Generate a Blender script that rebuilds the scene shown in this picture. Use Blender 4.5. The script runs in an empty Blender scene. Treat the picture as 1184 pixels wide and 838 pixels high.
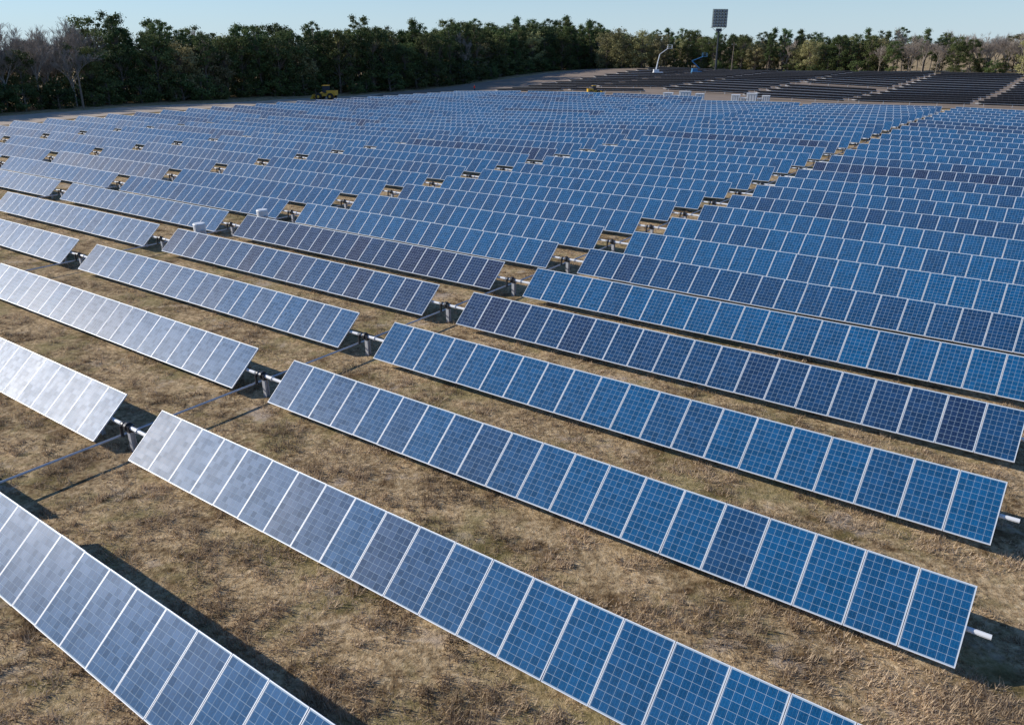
import bpy, math, random
import numpy as np
from mathutils import Vector, Matrix, noise
random.seed(7); rng=np.random.default_rng(7)
sc=bpy.context.scene
H=11.1
YAW=-0.6382; TAU=0.7063; L=1.65; NP=20; PITCH=1.01; W=NP*PITCH
UX=Vector((math.cos(YAW),math.sin(YAW),0)); AX=Vector((-math.sin(YAW),math.cos(YAW),0))
P0=Vector((-10.51,20.03,0)); SP=4.775; GAP=1.917; HT=H-10.23

# ---------------------------------------------------------------- helpers
def mat(name):
    m=bpy.data.materials.new(name); m.use_nodes=True
    nt=m.node_tree; b=nt.nodes['Principled BSDF']
    return m,nt,b
def simple(name,col,rough=.6,metal=0,noise_amt=.15,scale=6):
    m,nt,b=mat(name)
    tc=nt.nodes.new('ShaderNodeTexCoord'); n=nt.nodes.new('ShaderNodeTexNoise')
    n.inputs['Scale'].default_value=scale; n.inputs['Detail'].default_value=4
    nt.links.new(tc.outputs['Object'],n.inputs['Vector'])
    mx=nt.nodes.new('ShaderNodeMix'); mx.data_type='RGBA'
    mx.inputs[6].default_value=(*[c*(1-noise_amt) for c in col],1)
    mx.inputs[7].default_value=(*[min(1,c*(1+noise_amt)) for c in col],1)
    nt.links.new(n.outputs['Fac'],mx.inputs[0]); nt.links.new(mx.outputs[2],b.inputs['Base Color'])
    b.inputs['Roughness'].default_value=rough; b.inputs['Metallic'].default_value=metal
    return m
class MB:
    def __init__(s): s.v=[];s.f=[];s.m=[];s.uv=[];s.a=[]
    def quad(s,p,m=0,uv=None,a=0.):
        i=len(s.v); s.v+= [tuple(q) for q in p]; s.f.append(tuple(range(i,i+len(p)))); s.m.append(m)
        s.uv+= uv if uv else [(0,0)]*len(p); s.a.append(a)
    def box(s,c,size,m=0,M=None,a=0.):
        cx,cy,cz=c; x,y,z=[d/2 for d in size]
        P=[Vector((cx+i*x,cy+j*y,cz+k*z)) for k in(-1,1) for j in(-1,1) for i in(-1,1)]
        if M: P=[M@q for q in P]
        for f in ((0,2,3,1),(4,5,7,6),(0,1,5,4),(2,6,7,3),(0,4,6,2),(1,3,7,5)):
            s.quad([P[k] for k in f],m,a=a)
    def tube(s,p,q,r0,r1=None,m=0,n=8,cap=True,a=0.):
        p=Vector(p);q=Vector(q); r1=r0 if r1 is None else r1
        d=(q-p).normalized(); t=Vector((0,0,1)) if abs(d.z)<.9 else Vector((1,0,0))
        u=d.cross(t).normalized(); w=d.cross(u)
        A=[p+(u*math.cos(2*math.pi*k/n)+w*math.sin(2*math.pi*k/n))*r0 for k in range(n)]
        B=[q+(u*math.cos(2*math.pi*k/n)+w*math.sin(2*math.pi*k/n))*r1 for k in range(n)]
        for k in range(n):
            j=(k+1)%n; s.quad([A[k],B[k],B[j],A[j]],m,a=a)
        if cap: s.quad(A,m,a=a); s.quad(B[::-1],m,a=a)
    def mesh(s,name,mats):
        me=bpy.data.meshes.new(name); me.from_pydata(s.v,[],s.f)
        for m in mats: me.materials.append(m)
        me.polygons.foreach_set('material_index',s.m)
        ul=me.uv_layers.new(name='UVMap'); ul.data.foreach_set('uv',np.array(s.uv,'f').ravel())
        at=me.attributes.new('pid','FLOAT','FACE'); at.data.foreach_set('value',np.array(s.a,'f'))
        me.update(); return me
def obj(name,me,loc=(0,0,0),parent=None,M=None):
    o=bpy.data.objects.new(name,me); sc.collection.objects.link(o)
    if M is not None: o.matrix_world=M
    else: o.location=loc
    if parent: o.parent=parent
    return o
def la(l,a):   # world xy from (along-row, across-row) coordinates
    return UX*l+AX*a
def sstep(x,a,b):
    k=max(0,min(1,(x-a)/(b-a))); return k*k*(3-2*k)
def height(x,y):
    a=x*AX.x+y*AX.y; l=x*UX.x+y*UX.y
    k=sstep(a,45,105)
    return k*(.4*math.sin(l/27+a/40)+.3*math.sin(l/15-a/31+1))+2.4*sstep(a,158,275)

# ---------------------------------------------------------------- materials
def panel_mat():
    m,nt,b=mat('solar_cells'); N=nt.nodes; K=nt.links
    def math_(op,a,b_=None,c=None):
        n=N.new('ShaderNodeMath'); n.operation=op
        for i,v in enumerate((a,b_,c)):
            if v is None: continue
            if isinstance(v,(int,float)): n.inputs[i].default_value=v
            else: K.new(v,n.inputs[i])
        return n.outputs[0]
    uv=N.new('ShaderNodeUVMap'); uv.uv_map='UVMap'
    sp=N.new('ShaderNodeSeparateXYZ'); K.new(uv.outputs[0],sp.inputs[0])
    u,v=sp.outputs[0],sp.outputs[1]
    def edge(x,w):
        f=math_('FRACT',x); d=math_('ABSOLUTE',math_('SUBTRACT',f,.5))
        return math_('GREATER_THAN',d,.5-w)
    g=math_('MAXIMUM',edge(u,.018),edge(v,.018))
    out=math_('MAXIMUM',math_('MAXIMUM',math_('LESS_THAN',u,0.),math_('GREATER_THAN',u,6.)),
              math_('MAXIMUM',math_('LESS_THAN',v,0.),math_('GREATER_THAN',v,10.)))
    bus=edge(math_('ADD',math_('MULTIPLY',u,3.),.5),.018)
    at=N.new('ShaderNodeAttribute'); at.attribute_name='pid'
    oi=N.new('ShaderNodeObjectInfo')
    key=math_('ADD',at.outputs['Fac'],math_('MULTIPLY',oi.outputs['Random'],91.))
    wn=N.new('ShaderNodeTexWhiteNoise'); wn.noise_dimensions='1D'; K.new(key,wn.inputs['W'])
    wc=N.new('ShaderNodeTexWhiteNoise'); wc.noise_dimensions='3D'
    cc=N.new('ShaderNodeCombineXYZ'); K.new(math_('FLOOR',u),cc.inputs[0]); K.new(math_('FLOOR',v),cc.inputs[1]); K.new(key,cc.inputs[2])
    K.new(cc.outputs[0],wc.inputs['Vector'])
    tint=math_('POWER',oi.outputs['Random'],4.5)
    t=math_('ADD',math_('MULTIPLY',tint,.75),math_('MULTIPLY',math_('POWER',wn.outputs['Value'],2.5),.45))
    mx=N.new('ShaderNodeMix'); mx.data_type='RGBA'; mx.clamp_factor=True
    mx.inputs[6].default_value=(.002,.082,.205,1); mx.inputs[7].default_value=(.009,.024,.075,1)
    K.new(t,mx.inputs[0])
    vor=N.new('ShaderNodeTexVoronoi'); vor.inputs['Scale'].default_value=7.; K.new(uv.outputs[0],vor.inputs['Vector'])
    cs=N.new('ShaderNodeSeparateColor'); K.new(vor.outputs['Color'],cs.inputs[0])
    val=math_('ADD',.66,math_('ADD',math_('MULTIPLY',wc.outputs['Value'],.35),math_('MULTIPLY',cs.outputs[0],.35)))
    hs=N.new('ShaderNodeHueSaturation'); K.new(val,hs.inputs['Value']); K.new(mx.outputs[2],hs.inputs['Color'])
    m2=N.new('ShaderNodeMix'); m2.data_type='RGBA'; K.new(math_('MULTIPLY',bus,.4),m2.inputs[0])
    K.new(hs.outputs[0],m2.inputs[6]); m2.inputs[7].default_value=(.22,.34,.43,1)
    m3=N.new('ShaderNodeMix'); m3.data_type='RGBA'; K.new(math_('MAXIMUM',g,out),m3.inputs[0])
    K.new(m2.outputs[2],m3.inputs[6]); m3.inputs[7].default_value=(.36,.45,.52,1)
    tc=N.new('ShaderNodeTexCoord'); dn=N.new('ShaderNodeTexNoise'); dn.inputs['Scale'].default_value=1.3; dn.inputs['Detail'].default_value=4
    K.new(tc.outputs['Object'],dn.inputs['Vector'])
    m4=N.new('ShaderNodeMix'); m4.data_type='RGBA'; K.new(math_('MULTIPLY',dn.outputs['Fac'],.02),m4.inputs[0])
    K.new(m3.outputs[2],m4.inputs[6]); m4.inputs[7].default_value=(.42,.42,.40,1)
    K.new(m4.outputs[2],b.inputs['Base Color'])
    K.new(math_('ADD',.41,math_('MULTIPLY',dn.outputs['Fac'],.05)),b.inputs['Roughness'])
    # anti-reflective glass: weak reflection over the gaps and busbars, cells of uneven gloss
    sv=math_('ADD',.105,math_('MULTIPLY',wc.outputs['Value'],.06))
    sv=math_('MULTIPLY',sv,math_('SUBTRACT',1.,math_('MULTIPLY',math_('MAXIMUM',g,bus),1.)))
    K.new(math_('MULTIPLY',sv,math_('ADD',.9,math_('MULTIPLY',wn.outputs['Value'],.25))),b.inputs['Specular IOR Level'])
    return m
M_cell=panel_mat()
M_frame=simple('aluminium_frame',(.74,.75,.76),.5,.1,.05,3)
M_back=simple('backsheet',(.35,.36,.37),.7,0,.1,2)
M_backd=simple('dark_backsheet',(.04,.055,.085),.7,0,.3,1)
M_framed=simple('dark_frame',(.13,.15,.18),.5,.3,.2,2)  # darker frame colour, used only on the back array
M_galv=simple('galvanised_steel',(.55,.56,.57),.5,.3,.2,9)
M_black=simple('black_gearbox',(.03,.03,.032),.45,0,.3,9)
M_white=simple('white_paint',(.78,.78,.76),.45,0,.05,4)
M_yellow=simple('yellow_paint',(.62,.36,.03),.5,0,.2,3)
M_blue=simple('blue_paint',(.05,.2,.38),.5,0,.15,3)
M_rubber=simple('rubber',(.025,.024,.023),.85,0,.3,6)
M_glass=simple('cab_glass',(.03,.04,.05),.1,0,.1,2)
M_red=simple('red_cloth',(.75,.03,.02),.8,0,.1,4)
M_denim=simple('dark_trousers',(.04,.05,.08),.9,0,.2,4)
M_skin=simple('skin',(.45,.28,.2),.6,0,.05,4)
M_wood=simple('weathered_wood',(.2,.15,.11),.9,0,.3,5)
M_dark=simple('dark_steel',(.05,.055,.06),.5,.3,.2,4)
M_conc=simple('concrete',(.4,.39,.37),.9)
M_lens=simple('lamp_lens',(.25,.28,.3),.2)

def ground_mat():
    m,nt,b=mat('dry_grass_ground'); N=nt.nodes; K=nt.links
    g=N.new('ShaderNodeNewGeometry')
    def nz(s,d=8,r=.6,off=0):
        n=N.new('ShaderNodeTexNoise'); n.inputs['Scale'].default_value=s; n.inputs['Detail'].default_value=d; n.inputs['Roughness'].default_value=r
        mp=N.new('ShaderNodeMapping'); mp.inputs['Location'].default_value=(off,off*2,0)
        K.new(g.outputs['Position'],mp.inputs[0]); K.new(mp.outputs[0],n.inputs['Vector']); return n.outputs['Fac']
    def ramp(x,stops):
        r=N.new('ShaderNodeValToRGB'); e=r.color_ramp.elements
        while len(e)<len(stops): e.new(.5)
        for i,(p,c) in enumerate(stops): e[i].position=p; e[i].color=(*c,1)
        K.new(x,r.inputs[0]); return r.outputs[0]
    def mix(f,a,b_,bt='MIX'):
        n=N.new('ShaderNodeMix'); n.data_type='RGBA'; n.blend_type=bt
        for i,v in ((0,f),(6,a),(7,b_)):
            if isinstance(v,float): n.inputs[i].default_value=v
            elif isinstance(v,tuple): n.inputs[i].default_value=(*v,1)
            else: K.new(v,n.inputs[i])
        return n.outputs[2]
    fine=ramp(nz(5,6,.82),[(.34,(.10,.066,.036)),(.45,(.34,.24,.132)),(.56,(.57,.43,.255)),(.7,(.78,.63,.43))])
    big=ramp(nz(.6,4,.75,30),[(.37,(.38,.32,.26)),(.48,(.95,.91,.84)),(.62,(1.28,1.22,1.14))])
    c=mix(1.,fine,big,'MULTIPLY')
    green=ramp(nz(.3,4,.75,80),[(.49,(0,0,0)),(.61,(.55,.55,.55))])
    c=mix(green,c,(.23,.205,.075))
    bare=ramp(nz(.45,4,.7,140),[(.59,(0,0,0)),(.67,(.7,.7,.7))])
    c=mix(bare,c,(.58,.46,.34))
    damp=ramp(nz(.22,4,.75,210),[(.60,(0,0,0)),(.70,(.6,.6,.6))])
    c=mix(damp,c,(.12,.08,.05))
    K.new(c,b.inputs['Base Color']); b.inputs['Roughness'].default_value=.95
    b.inputs['Specular IOR Level'].default_value=.1
    bp=N.new('ShaderNodeBump'); bp.inputs['Strength'].default_value=.9; bp.inputs['Distance'].default_value=.09
    K.new(nz(6,5,.78,11),bp.inputs['Height'])
    K.new(bp.outputs[0],b.inputs['Normal'])
    return m
M_ground=ground_mat()
M_soil=simple('bare_soil',(.46,.36,.26),.95,0,.3,.4)
M_soil2=simple('brown_soil',(.27,.20,.14),.95,0,.4,.3)
def leaf_mat(name,c1,c2,tr=0):
    m,nt,b=mat(name); N=nt.nodes;K=nt.links
    at=N.new('ShaderNodeAttribute'); at.attribute_name='pid'; oi=N.new('ShaderNodeObjectInfo')
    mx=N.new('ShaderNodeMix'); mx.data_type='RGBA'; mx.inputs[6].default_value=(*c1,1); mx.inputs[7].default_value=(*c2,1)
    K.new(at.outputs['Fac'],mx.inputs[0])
    hs=N.new('ShaderNodeHueSaturation'); K.new(mx.outputs[2],hs.inputs['Color'])
    mr=N.new('ShaderNodeMapRange'); mr.inputs[3].default_value=.7; mr.inputs[4].default_value=1.4
    K.new(oi.outputs['Random'],mr.inputs[0]); K.new(mr.outputs[0],hs.inputs['Value'])
    mh=N.new('ShaderNodeMapRange'); mh.inputs[3].default_value=.465; mh.inputs[4].default_value=.52
    wn=N.new('ShaderNodeTexWhiteNoise'); wn.noise_dimensions='1D'; K.new(oi.outputs['Random'],wn.inputs['W']); K.new(wn.outputs['Value'],mh.inputs[0]); K.new(mh.outputs[0],hs.inputs['Hue'])
    K.new(hs.outputs[0],b.inputs['Base Color']); b.inputs['Roughness'].default_value=.7
    b.inputs['Specular IOR Level'].default_value=.2
    if tr:
        t=N.new('ShaderNodeBsdfTranslucent'); K.new(hs.outputs[0],t.inputs[0])
        ms=N.new('ShaderNodeMixShader'); ms.inputs[0].default_value=tr
        K.new(b.outputs[0],ms.inputs[1]);K.new(t.outputs[0],ms.inputs[2]);K.new(ms.outputs[0],N['Material Output'].inputs[0])
    return m
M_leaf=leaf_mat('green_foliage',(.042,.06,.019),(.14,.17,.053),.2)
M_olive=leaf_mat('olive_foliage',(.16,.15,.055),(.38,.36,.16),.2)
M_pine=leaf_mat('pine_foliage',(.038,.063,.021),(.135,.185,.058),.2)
M_bark=simple('bark',(.17,.135,.105),.9,0,.3,4)
M_twig=simple('bare_twigs',(.33,.275,.22),.9,0,.25,2)
M_straw=leaf_mat('dry_grass_blades',(.18,.125,.06),(.80,.64,.40),.25)

# ---------------------------------------------------------------- ground sheet
def lin(a,b,s): return list(np.arange(a,b,s))
xs=[-3000,-1500,-700,-400]+lin(-320,-60,8)+lin(-60,60,2)+lin(60,340,8)+[400,800,1600,3000]
ys=[-3000,-1200,-400,-150,-60,-20]+lin(0,70,2)+lin(70,480,6)+[600,1000,2000,4000]
V=[(x,y,height(x,y)) for y in ys for x in xs]; nx=len(xs)
F=[(j*nx+i,j*nx+i+1,(j+1)*nx+i+1,(j+1)*nx+i) for j in range(len(ys)-1) for i in range(nx-1)]
me=bpy.data.meshes.new('ground'); me.from_pydata(V,[],F); me.materials.append(M_ground)
me.polygons.foreach_set('use_smooth',[True]*len(F)); obj('ground',me)
def strip(name,pts,w,m,dz):
    v=[];f=[];P=[]
    for k in range(len(pts)-1):
        a=Vector(pts[k]);b_=Vector(pts[k+1]); n=max(1,int((b_-a).length/5))
        for t in range(n): P.append(a.lerp(b_,t/n))
    P.append(Vector(pts[-1])); ns=max(3,int(w/5))
    for k,p in enumerate(P):
        d=(P[min(k+1,len(P)-1)]-P[max(k-1,0)]).normalized(); nrm=Vector((-d.y,d.x,0))
        ww=w*(1+.1*math.sin(k*.9)+.08*math.sin(k*2.3))
        for j in range(ns+1):
            q=p+nrm*ww*(j/ns-.5); v.append((q.x,q.y,height(q.x,q.y)+dz))
    for k in range(len(P)-1):
        for j in range(ns):
            a=k*(ns+1)+j; f.append((a,a+1,a+ns+2,a+ns+1))
    me=bpy.data.meshes.new(name); me.from_pydata(v,[],f); me.materials.append(m); return obj(name,me)
strip('dirt_road',[la(-150,-60),la(-150,60),la(-152,170),la(-152,280)],17,M_soil,.08)
strip('dirt_clearing',[la(-160,214),la(-60,214),la(140,214)],112,M_soil2,.12)
strip('dirt_road',[la(-140,274),la(-60,273),la(140,274)],9,M_soil,.2)

# ---------------------------------------------------------------- solar rows
def panels_mesh(tau,name,mats):
    b=MB(); c,s=math.cos(tau),math.sin(tau)
    R=Matrix(((1,0,0,0),(0,c,-s,0),(0,s,c,0),(0,0,0,1)))
    fr=.015; th=.04
    for k in range(NP):
        x0=k*PITCH+.007; x1=(k+1)*PITCH-.007; jt=random.uniform(-.004,.004); pid=random.random()*50+k
        y0,y1=-L/2+jt,L/2+jt
        dz=random.uniform(-.002,.002)
        rj=Matrix.Rotation(random.gauss(0,.004),4,'X')@Matrix.Rotation(random.gauss(0,.006),4,'Y')
        cen=Vector(((x0+x1)/2,0,0)); RJ=R@Matrix.Translation(cen)@rj@Matrix.Translation(-cen)
        for (cx,cy,sx,sy) in (((x0+x1)/2,y0+fr/2,x1-x0,fr),((x0+x1)/2,y1-fr/2,x1-x0,fr),(x0+fr/2,0+jt,fr,L-2*fr),(x1-fr/2,0+jt,fr,L-2*fr)):
            b.box((cx,cy,-th/2+dz),(sx,sy,th),1,RJ)
        gx0,gx1,gy0,gy1=x0+fr,x1-fr,y0+fr,y1-fr
        cw=(gx1-gx0-.02)/6; ch=(gy1-gy0-.04)/10
        um=.010/cw; vm=.020/ch
        def G(x,y,z): return RJ@Vector((x,y,z))
        b.quad([G(gx0,gy0,dz-.004),G(gx1,gy0,dz-.004),G(gx1,gy1,dz-.004),G(gx0,gy1,dz-.004)],0,
               [(-um,-vm),(6+um,-vm),(6+um,10+vm),(-um,10+vm)],pid)
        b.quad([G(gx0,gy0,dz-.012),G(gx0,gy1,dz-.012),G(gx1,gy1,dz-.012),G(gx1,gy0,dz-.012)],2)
        b.box(((x0+x1)/2,L/2-.2,-.035),(.12,.1,.025),3,R)
    for k in range(NP):
        b.box((k*PITCH+PITCH/2,0,-.062),(.05,1.1,.03),4,R)
    return b.mesh(name,mats)
def frame_mesh(tau,name):
    b=MB(); c,s=math.cos(tau),math.sin(tau)
    ty,tz=.135*s,-.135*c
    b.tube((-.5,ty,tz),(W+.42,ty,tz),.055,m=1,n=10)
    zb=-HT-.4; zt=tz-.06; hh=zt-zb
    for x in (.9,5.4,10.1,14.8,19.3):
        b.box((x,ty,(zb+zt)/2),(.012,.09,hh),0)
        b.box((x,ty+.05,(zb+zt)/2),(.09,.01,hh),0); b.box((x,ty-.05,(zb+zt)/2),(.09,.01,hh),0)
        b.box((x,ty,tz-.03),(.1,.17,.15),0)
    return b.mesh(name,[M_galv,M_white])
def drive_mesh():
    b=MB()
    for e in(-1,1): b.box((-.05,.09+e*.07,-HT/2-.32),(.15,.012,HT+.3),0)
    b.box((-.05,.09,-HT/2-.32),(.012,.128,HT+.3),0)
    b.box((-.05,.09,-.13),(.17,.2,.2),1)
    b.tube((-.2,.09,-.1),(-.1,.09,-.1),.14,m=1,n=14)
    b.tube((-.46,.09,-.1),(.46,.09,-.1),.06,m=2,n=12)
    b.tube((-.42,.09,-.1),(-.34,.09,-.1),.095,m=1,n=12)
    b.tube((.34,.09,-.1),(.4,.09,-.1),.085,m=0,n=12)
    b.box((-.38,-.02,-.27),(.05,.08,.36),1)
    b.tube((-.5,-.02,-.42),(-.3,-.02,-.42),.03,m=1,n=8)
    return b.mesh('tracker_drive',[M_galv,M_black,M_white])
pmats=[M_cell,M_frame,M_back,M_black,M_galv]
PM=[panels_mesh(TAU,'panels_a',pmats)]+[panels_mesh(TAU+d,'panels_b',pmats) for d in (-.03,.025,-.012)]
FM=frame_mesh(TAU,'tracker_frame'); DM=drive_mesh()
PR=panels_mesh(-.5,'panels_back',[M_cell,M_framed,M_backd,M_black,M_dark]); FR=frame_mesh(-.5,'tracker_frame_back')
l0=P0.dot(UX); a0=P0.dot(AX)
def row_block(l,a,pm,fm):
    p=la(l,a); q=la(l+W,a)
    z0=height(p.x,p.y); z1=height(q.x,q.y)
    d=(Vector((q.x,q.y,z1))-Vector((p.x,p.y,z0))).normalized()
    yv=AX; zv=d.cross(yv).normalized()
    M=Matrix(((d.x,yv.x,zv.x,p.x),(d.y,yv.y,zv.y,p.y),(d.z,yv.z,zv.z,z0+HT),(0,0,0,1)))
    e=obj('solar_panel_row',fm,M=M)
    c=obj('photovoltaic_panels',pm); c.parent=e
    return e
for g in range(-5,1):
    last=29 if g>-3 else 31
    for i in range(-3,last):
        pm=PM[0] if i<5 else random.choice(PM)
        row_block(l0+g*(W+GAP),a0+i*SP,pm,FM)
        if g>-5:
            p=la(l0+g*(W+GAP)-GAP/2,a0+i*SP)
            M=Matrix(((UX.x,AX.x,0,p.x),(UX.y,AX.y,0,p.y),(0,0,1,height(p.x,p.y)+HT),(0,0,0,1)))
            obj('tracker_drive',DM,M=M)
for g in range(-4,1):
    b=MB(); prev=None
    for i in range(-3,29):
        p=la(l0+g*(W+GAP)-GAP/2-.42,a0+i*SP); p=Vector((p.x,p.y,height(p.x,p.y)+HT-.42))
        if prev: b.tube(prev,p,.036,m=0,n=8,cap=False)
        prev=p
    obj('drive_shaft',b.mesh('drive_shaft',[M_galv]))
for g in range(-5,4):
    for i in range(0,14):
        if random.random()<.03: continue
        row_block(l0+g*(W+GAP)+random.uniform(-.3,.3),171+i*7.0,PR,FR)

# ---------------------------------------------------------------- grass
def blades(X,Y,lo,hi,le0,le1,w0,w1,val):
    m=len(X); th=rng.random(m)*6.283; ln=lo+rng.random(m)*(hi-lo); lean=le0+rng.random(m)*(le1-le0); w=w0+rng.random(m)*(w1-w0)
    dx,dy=np.cos(th),np.sin(th); v=np.zeros((m,3,3),'f')
    v[:,0,0]=X-dy*w; v[:,0,1]=Y+dx*w
    v[:,1,0]=X+dy*w; v[:,1,1]=Y-dx*w
    v[:,2,0]=X+dx*ln*np.sin(lean); v[:,2,1]=Y+dy*ln*np.sin(lean); v[:,2,2]=ln*np.cos(lean)+.01
    return v,val
def grass():
    parts=[]
    for (n,B,rad,lo,hi,l0_,l1_,w0,w1,thr,yr) in ((80000,4,.04,.03,.10,.6,1.5,.006,.014,-.4,46),(38000,14,.07,.08,.22,.15,1.15,.006,.013,-.08,52)):
        Y=9+(rng.random(n)**1.45)*yr; X=(rng.random(n)*2-1)*(6+Y*.72); keep=[];col=[]
        for k in range(n):
            q=noise.noise((X[k]*.8,Y[k]*.8,3))+.6*noise.noise((X[k]*2.7,Y[k]*2.7,8))
            if q>thr+rng.random()*.4: keep.append(k); col.append(noise.noise((X[k]*.35,Y[k]*.35,20))*.5)
        X=X[keep];Y=Y[keep];n=len(X);col=np.array(col)
        base=np.repeat(rng.random(n)*.5+.1+col,B)
        X=np.repeat(X,B)+rng.normal(0,rad,n*B);Y=np.repeat(Y,B)+rng.normal(0,rad,n*B)
        parts.append(blades(X,Y,lo,hi,l0_,l1_,w0,w1,np.clip(base+rng.random(n*B)*.4,0,1)))
    v=np.concatenate([p[0] for p in parts]); val=np.concatenate([p[1] for p in parts]).astype('f'); m=len(v)
    me=bpy.data.meshes.new('dry_grass'); me.vertices.add(m*3); me.vertices.foreach_set('co',v.ravel())
    me.loops.add(m*3); me.loops.foreach_set('vertex_index',np.arange(m*3,dtype='i'))
    me.polygons.add(m); me.polygons.foreach_set('loop_start',np.arange(0,m*3,3,dtype='i'))
    me.update(calc_edges=True)
    at=me.attributes.new('pid','FLOAT','FACE'); at.data.foreach_set('value',val)
    me.materials.append(M_straw); obj('dry_grass',me)
grass()

# ---------------------------------------------------------------- trees
def crown_tree(name,h,rad,base,nclump,nleaf,ls,leafm,seed,conical=False):
    r=random.Random(seed); b=MB()
    top=Vector((r.uniform(-.4,.4),r.uniform(-.4,.4),h*.93))
    segs=6; pts=[Vector((0,0,-.5)).lerp(top,k/segs)+Vector((r.uniform(-.15,.15),r.uniform(-.15,.15),0))*(k>0) for k in range(segs+1)]
    for k in range(segs): b.tube(pts[k],pts[k+1],.22*(1-k/segs)+.05,.22*(1-(k+1)/segs)+.04,m=0,n=6,cap=False)
    for c in range(nclump):
        t=base+(1-base)*(r.random()**.8); 
        if conical: rr=rad*(1.15-t)*1.3
        else: rr=rad*math.sqrt(max(.08,1-((t-(base+1)/2)/((1-base)/2+.08))**2))
        th=r.random()*6.283; d=rr*math.sqrt(r.uniform(.15,1))
        ctr=Vector((math.cos(th)*d,math.sin(th)*d,t*h))
        st=pts[min(segs,max(1,int(t*segs*.85)))]
        b.tube(st,ctr,.06,.02,m=0,n=4,cap=False)
        cr=r.uniform(.55,1.2)*rad*.33; shade=r.random()
        for j in range(nleaf):
            v=Vector((r.gauss(0,1),r.gauss(0,1),r.gauss(0,.6))); v*=cr*.5
            p=ctr+v; n=(v.normalized()*1.2+Vector((r.gauss(0,.7),r.gauss(0,.7),r.gauss(.4,.7)))).normalized()
            u=n.orthogonal().normalized(); w=n.cross(u); s=ls*r.uniform(.5,1.2); an=r.random()*3.14
            u2=u*math.cos(an)+w*math.sin(an); w2=-u*math.sin(an)+w*math.cos(an)
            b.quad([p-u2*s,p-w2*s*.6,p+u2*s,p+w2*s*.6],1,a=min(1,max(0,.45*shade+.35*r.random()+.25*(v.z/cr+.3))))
    return b.mesh(name,[M_bark,leafm])
def bare_tree(name,h,seed):
    r=random.Random(seed); b=MB()
    def br(p,d,ln,rad,lev):
        q=p+d*ln; b.tube(p,q,max(rad,.02),max(rad*.6,.016),m=0,n=5 if lev<2 else 3,cap=False)
        if lev>=5: return
        for k in range(4 if lev<4 else 5):
            a=Vector((r.gauss(0,1),r.gauss(0,1),r.gauss(.5,.5))).normalized()
            nd=(d*1.05+a*.7).normalized(); s=p.lerp(q,r.uniform(.35,1))
            br(s,nd,ln*r.uniform(.5,.75),rad*.55,lev+1)
    br(Vector((0,0,-.3)),Vector((r.gauss(0,.04),r.gauss(0,.04),1)).normalized(),h*.42,.17,0)
    return b.mesh(name,[M_twig])
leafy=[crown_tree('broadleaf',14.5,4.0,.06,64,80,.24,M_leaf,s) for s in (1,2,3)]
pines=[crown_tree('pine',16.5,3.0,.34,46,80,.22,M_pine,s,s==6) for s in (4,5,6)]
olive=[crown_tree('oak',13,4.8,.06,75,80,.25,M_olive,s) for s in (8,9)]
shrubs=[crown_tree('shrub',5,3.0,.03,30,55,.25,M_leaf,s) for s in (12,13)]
bare=[bare_tree('bare_tree',14.5,s) for s in (21,22,23)]
forest=bpy.data.objects.new('distant_forest',None); sc.collection.objects.link(forest)
def plant(me,l,a,s,sz=1,nm='tree'):
    p=la(l,a); o=bpy.data.objects.new(nm,me); sc.collection.objects.link(o)
    o.location=(p.x,p.y,height(p.x,p.y)-.1); o.rotation_euler=(random.gauss(0,.03),random.gauss(0,.03),random.random()*6.28)
    o.scale=(s,s,s*sz); o.parent=forest; return o
for row in range(5):
    a=-70
    while a<310:
        l=-172-row*5.4+random.uniform(-2,2)+4*math.sin(a/23)
        s=random.uniform(.8,1.08)*(.96+.024*row)
        left=a<96
        if left: pb=.45 if row<2 else .8
        elif a<130: pb=.1 if row<3 else .5
        else: pb=.04
        x=random.random()
        if x<pb: me_=random.choice(bare); s*=1.2 if left else 1.02
        else:
            if left: s*=.80
            if x<pb+.4*(1-pb): me_=random.choice(pines)
            elif x<pb+.92*(1-pb): me_=random.choice(leafy)
            else: me_=random.choice(olive)
        plant(me_,l,a,s,random.uniform(.9,1.1))
        if row<2 and random.random()<.9: plant(random.choice(shrubs),l+random.uniform(2,4),a+2,random.uniform(.6,1.3),nm='shrub')
        a+=random.uniform(2.8,4.6) if left else random.uniform(3.3,5.1)
for row in range(5):
    l=-180
    while l<260:
        a=286+row*5.5+random.uniform(-2,2)+4*math.sin(l/19)
        s=random.uniform(.72,.95)*(.82+.02*row)
        pb=.7 if l>-66 and l<-5 else .08
        x=random.random()
        if x<pb: me_=random.choice(bare); s*=1.15
        elif x<pb+.45*(1-pb): me_=random.choice(pines)
        elif x<pb+.85*(1-pb): me_=random.choice(leafy)
        else: me_=random.choice(olive)
        plant(me_,l,a,s,random.uniform(.9,1.1))
        if row<2 and random.random()<(.35 if pb>.5 else .7): plant(random.choice(shrubs),l+2,a-random.uniform(2,4),random.uniform(.4,.9),nm='shrub')
        l+=random.uniform(3.6,5.6)
for l,a,s in ((-158,274,.95),(-151,273,1.02),(-144,275,.95),(-137,277,.85),(-22,272,.8)):
    plant(random.choice(olive),l,a,s)

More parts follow.
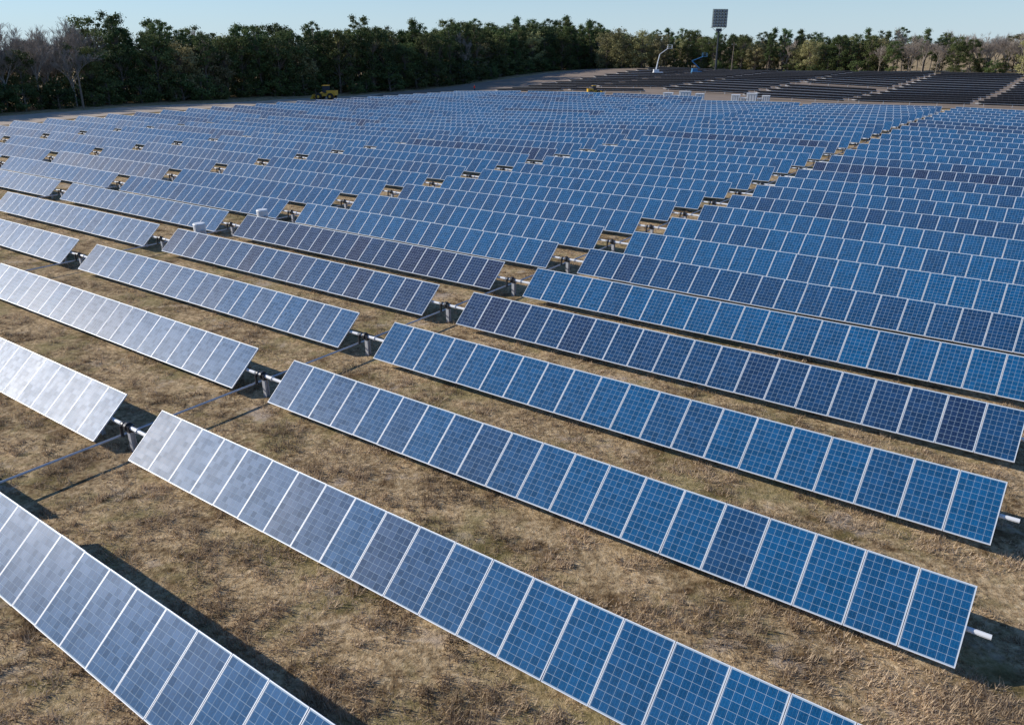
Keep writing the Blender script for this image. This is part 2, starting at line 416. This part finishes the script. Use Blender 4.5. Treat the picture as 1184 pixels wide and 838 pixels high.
# ---------------------------------------------------------------- small site objects
def place(name,b,mats,x,y,rz=0):
    me=b.mesh(name,mats); M=Matrix.Translation((x,y,height(x,y)))@Matrix.Rotation(rz,4,'Z'); return obj(name,me,M=M)
for l,a in ((-43.4,26.7),(-43.8,31.6)):
    p=la(l,a)
    b=MB(); b.tube((0,0,.25),(0,0,1.2),.34,.36,m=0,n=20); b.tube((0,0,1.2),(0,0,1.27),.38,.34,m=0,n=20)
    b.box((0,0,.12),(.5,.5,.26),1); b.box((.3,-.3,.7),(.2,.15,.4),1)
    place('white_drum',b,[M_white,M_galv],p.x,p.y)
def inverter(x,y,ln,rz):
    b=MB(); b.box((0,0,.12),(ln+1,3,.24),1)
    xx=-ln/2
    for w,hh in ((.22,1.6),(.14,1.1),(.26,1.9),(.1,1.0),(.2,1.5)):
        ww=w*ln; b.box((xx+ww/2,0,.24+hh/2),(ww-.25,1.8,hh),0); b.box((xx+ww/2,0,.26+hh),(ww-.1,2,.06),0)
        for k in range(3): b.box((xx+ww*(.25+.25*k),-.915,.3+hh*.5),(.05,.03,hh*.7),2)
        xx+=ww
    place('inverter_station',b,[M_white,M_conc,M_dark],x,y,rz)
inverter(35.5,167,9,YAW+.25); inverter(47,160,8,YAW+.25)
def loader(name,x,y,rz,s=1):
    b=MB()
    for wx in(-1.5,1.5):
        for wy in(-1.05,1.05):
            b.tube((wx*s,(wy-.25)*s,.75*s),(wx*s,(wy+.25)*s,.75*s),.75*s,m=1,n=18)
            b.tube((wx*s,(wy-.27)*s,.75*s),(wx*s,(wy+.27)*s,.75*s),.32*s,m=0,n=12)
    b.box((-1.6*s,0,1.55*s),(2.3*s,1.5*s,1.1*s),0)
    b.box((0,0,1.1*s),(3.4*s,1.2*s,.6*s),0)
    b.box((-.1*s,0,2.4*s),(1.3*s,1.4*s,1.5*s),2); b.box((-.1*s,0,3.2*s),(1.5*s,1.6*s,.12*s),0)
    for e in(-.6,.6): b.tube((.6*s,e*s,1.7*s),(3*s,e*s,.7*s),.14*s,m=0,n=6)
    b.quad([Vector(q)*s for q in((2.9,-1.4,.2),(3.7,-1.4,.1),(3.7,1.4,.1),(2.9,1.4,.2))],0)
    b.quad([Vector(q)*s for q in((2.9,-1.4,.2),(2.9,1.4,.2),(2.9,1.4,1.2),(2.9,-1.4,1.2))],0)
    for e in(-1.4,1.4): b.quad([Vector(q)*s for q in((2.9,e,.2),(3.7,e,.1),(2.9,e,1.2))],0)
    b.tube((-2.2*s,.3*s,2*s),(-2.2*s,.3*s,2.8*s),.06*s,m=1,n=6)
    place(name,b,[M_yellow,M_rubber,M_glass],x,y,rz)
loader('wheel_loader',-44,198,2.9)
loader('utility_loader',19.5,192,.3,.6)
def boom(name,x,y,rz,pm,pts,th=.24):
    b=MB(); b.box((0,0,.9),(3,2,.7),0); b.box((-.6,0,1.6),(1.6,1.6,.8),0)
    for wx in(-1.1,1.1):
        for wy in(-1,1): b.tube((wx,wy-.2,.5),(wx,wy+.2,.5),.5,m=1,n=14)
    P=[Vector(p) for p in pts]
    for k in range(len(P)-1): b.tube(P[k],P[k+1],th-.04*k,m=0,n=6)
    e=P[-1]
    b.box((e.x+.7,0,e.z+.05),(1.5,1.2,.1),0)
    for h_ in(.5,1.1):
        for wy in(-.6,.6): b.tube((e.x,wy,e.z+h_),(e.x+1.4,wy,e.z+h_),.04,m=0,n=5)
        for wx in(0,1.4): b.tube((e.x+wx,-.6,e.z+h_),(e.x+wx,.6,e.z+h_),.04,m=0,n=5)
    for wx in(0,1.4):
        for wy in(-.6,.6): b.tube((e.x+wx,wy,e.z),(e.x+wx,wy,e.z+1.1),.04,m=0,n=5)
    place(name,b,[pm,M_rubber],x,y,rz)
boom('boom_lift',46.5,262,0,M_white,[(-.6,0,2),(-.2,0,4.2),(.3,0,6.4),(2.6,0,8.0)],.2)
boom('boom_lift',59,264,0,M_blue,[(1,0,2),(-1.6,0,4.2),(1.6,0,5.4)],.18)
b=MB(); hT=19.0
b.tube((0,0,-.5),(0,0,hT-5.5),.34,.2,m=0,n=10)
b.box((0,0,.15),(1.4,1.4,.3),1)
b.box((0,0,hT-5.9),(1.5,1.1,.9),0)
for k in range(7): b.tube((-2.6,0,hT-5+k*.85),(2.6,0,hT-5+k*.85),.08,m=0,n=6)
for k in range(6): b.tube((-2.6+k*1.04,0,hT-5.2),(-2.6+k*1.04,0,hT+.2),.07,m=0,n=6)
for r_ in range(6):
    for k in range(5):
        x=-2.08+k*1.04; z=hT-4.6+r_*.85
        b.box((x,-.28,z),(.78,.42,.66),0); b.box((x,-.51,z),(.66,.03,.54),2)
b.tube((-2.6,.1,hT-5),(0,.1,hT-7),.06,m=0,n=5); b.tube((2.6,.1,hT-5),(0,.1,hT-7),.06,m=0,n=5)
b.box((0,.5,hT-5.2),(5.2,.9,.06),0)
place('floodlight_tower',b,[M_dark,M_conc,M_lens],66.5,270,.3)
b=MB(); b.tube((0,0,-.5),(.25,0,9.5),.17,.11,m=0,n=8); b.box((.25,0,8.8),(1.6,.1,.12),0); b.tube((-.4,0,8.85),(-.4,0,9.05),.05,m=1,n=6); b.tube((.9,0,8.85),(.9,0,9.05),.05,m=1,n=6)
place('utility_pole',b,[M_wood,M_white],70.5,266)
b=MB(); b.tube((0,0,-.3),(.15,.1,6),.24,.15,m=0,n=8,cap=False); b.tube((.15,.1,6),(-.1,0,8.2),.15,.05,m=0,n=7); b.tube((.12,.1,5),(.9,.2,6.6),.08,.03,m=0,n=5); b.tube((.05,0,4),(-.8,.2,5),.07,.03,m=0,n=5)
place('dead_tree',b,[M_wood],-84,162)
# worker in a red jacket, mid-stride
def worker(x,y,rz):
    J=[(0,0,.95,.13),(0,0,1.2,.14),(0,0,1.42,.12),(0,0,1.53,.055),(0,.01,1.68,.10),(0,.01,1.76,.07),
       (-.19,0,1.4,.06),(-.25,.05,1.13,.05),(-.22,.16,.9,.04),(.19,0,1.4,.06),(.25,-.06,1.13,.05),(.24,-.02,.88,.04),
       (-.1,0,.9,.09),(-.11,.14,.5,.065),(-.11,.12,.08,.05),(-.11,.26,.04,.045),(.1,0,.9,.09),(.11,-.05,.5,.065),(.11,-.24,.12,.05),(.11,-.12,.04,.045)]
    E=[(0,1),(1,2),(2,3),(3,4),(4,5),(2,6),(6,7),(7,8),(2,9),(9,10),(10,11),(0,12),(12,13),(13,14),(14,15),(0,16),(16,17),(17,18),(18,19)]
    me=bpy.data.meshes.new('worker'); me.from_pydata([j[:3] for j in J],E,[])
    o=bpy.data.objects.new('worker',me); sc.collection.objects.link(o)
    sm=o.modifiers.new('skin','SKIN'); ss=o.modifiers.new('sub','SUBSURF'); ss.levels=1; ss.render_levels=1
    for k,sv in enumerate(me.skin_vertices[0].data): sv.radius=(J[k][3],J[k][3]); sv.use_root=(k==0)
    dg=bpy.context.evaluated_depsgraph_get(); m2=bpy.data.meshes.new_from_object(o.evaluated_get(dg))
    o.modifiers.clear(); o.data=m2
    m2.materials.clear()
    for m_ in (M_red,M_denim,M_skin): m2.materials.append(m_)
    for p in m2.polygons:
        z=p.center.z; p.material_index=2 if (z>1.55 and z<1.74) or (abs(p.center.x)>.2 and z<.95) else (0 if z>.93 else 1); p.use_smooth=True
    o.matrix_world=Matrix.Translation((x,y,height(x,y)+.1))@Matrix.Rotation(rz,4,'Z')
worker(-9.6,225,2.6)

# ---------------------------------------------------------------- light / sky / camera
S=Vector((-.885,.22,.42)).normalized()
w=bpy.data.worlds.new('World'); sc.world=w; w.use_nodes=True; nt=w.node_tree
sky=nt.nodes.new('ShaderNodeTexSky'); sky.sky_type='NISHITA'; sky.sun_disc=False
sky.sun_elevation=math.asin(S.z); sky.sun_rotation=math.atan2(S.x,S.y)
sky.air_density=1.0; sky.dust_density=0.0; sky.ozone_density=5
tn=nt.nodes.new('ShaderNodeMix'); tn.data_type='RGBA'; tn.blend_type='MULTIPLY'; tn.inputs[0].default_value=1; tn.inputs[7].default_value=(.86,1,1.2,1)
nt.links.new(sky.outputs[0],tn.inputs[6])
# pale blue haze layer low over the horizon
tc=nt.nodes.new('ShaderNodeTexCoord'); sx=nt.nodes.new('ShaderNodeSeparateXYZ'); nt.links.new(tc.outputs['Generated'],sx.inputs[0])
mr=nt.nodes.new('ShaderNodeMapRange'); mr.interpolation_type='SMOOTHSTEP'
mr.inputs[1].default_value=-.05; mr.inputs[2].default_value=.2; mr.inputs[3].default_value=.85; mr.inputs[4].default_value=0
nt.links.new(sx.outputs[2],mr.inputs[0])
hz=nt.nodes.new('ShaderNodeMix'); hz.data_type='RGBA'; hz.inputs[7].default_value=(4.7,6.0,7.0,1)
nt.links.new(mr.outputs[0],hz.inputs[0]); nt.links.new(tn.outputs[2],hz.inputs[6])
nt.links.new(hz.outputs[2],nt.nodes['Background'].inputs[0]); nt.nodes['Background'].inputs[1].default_value=.115
sd=bpy.data.lights.new('sun','SUN'); sd.energy=5; sd.angle=math.radians(.5); sd.color=(1,.95,.88)
so=bpy.data.objects.new('sun',sd); sc.collection.objects.link(so); so.rotation_euler=(-S).to_track_quat('-Z','Y').to_euler()
cd=bpy.data.cameras.new('camera'); cd.sensor_width=36; cd.lens=905.4/1184*36; cd.clip_end=8000; cd.clip_start=.1
co=bpy.data.objects.new('camera',cd); sc.collection.objects.link(co)
pt=.3838; ro=-.0076; c,s=math.cos(pt),math.sin(pt)
R=Vector((1,0,0));U=Vector((0,s,c));Fw=Vector((0,c,-s))
R2=R*math.cos(ro)+U*math.sin(ro);U2=-R*math.sin(ro)+U*math.cos(ro);B=-Fw
co.matrix_world=Matrix(((R2.x,U2.x,B.x,0),(R2.y,U2.y,B.y,0),(R2.z,U2.z,B.z,H),(0,0,0,1)))
sc.camera=co
sc.view_settings.view_transform='Standard'; sc.view_settings.look='None'; sc.view_settings.exposure=0
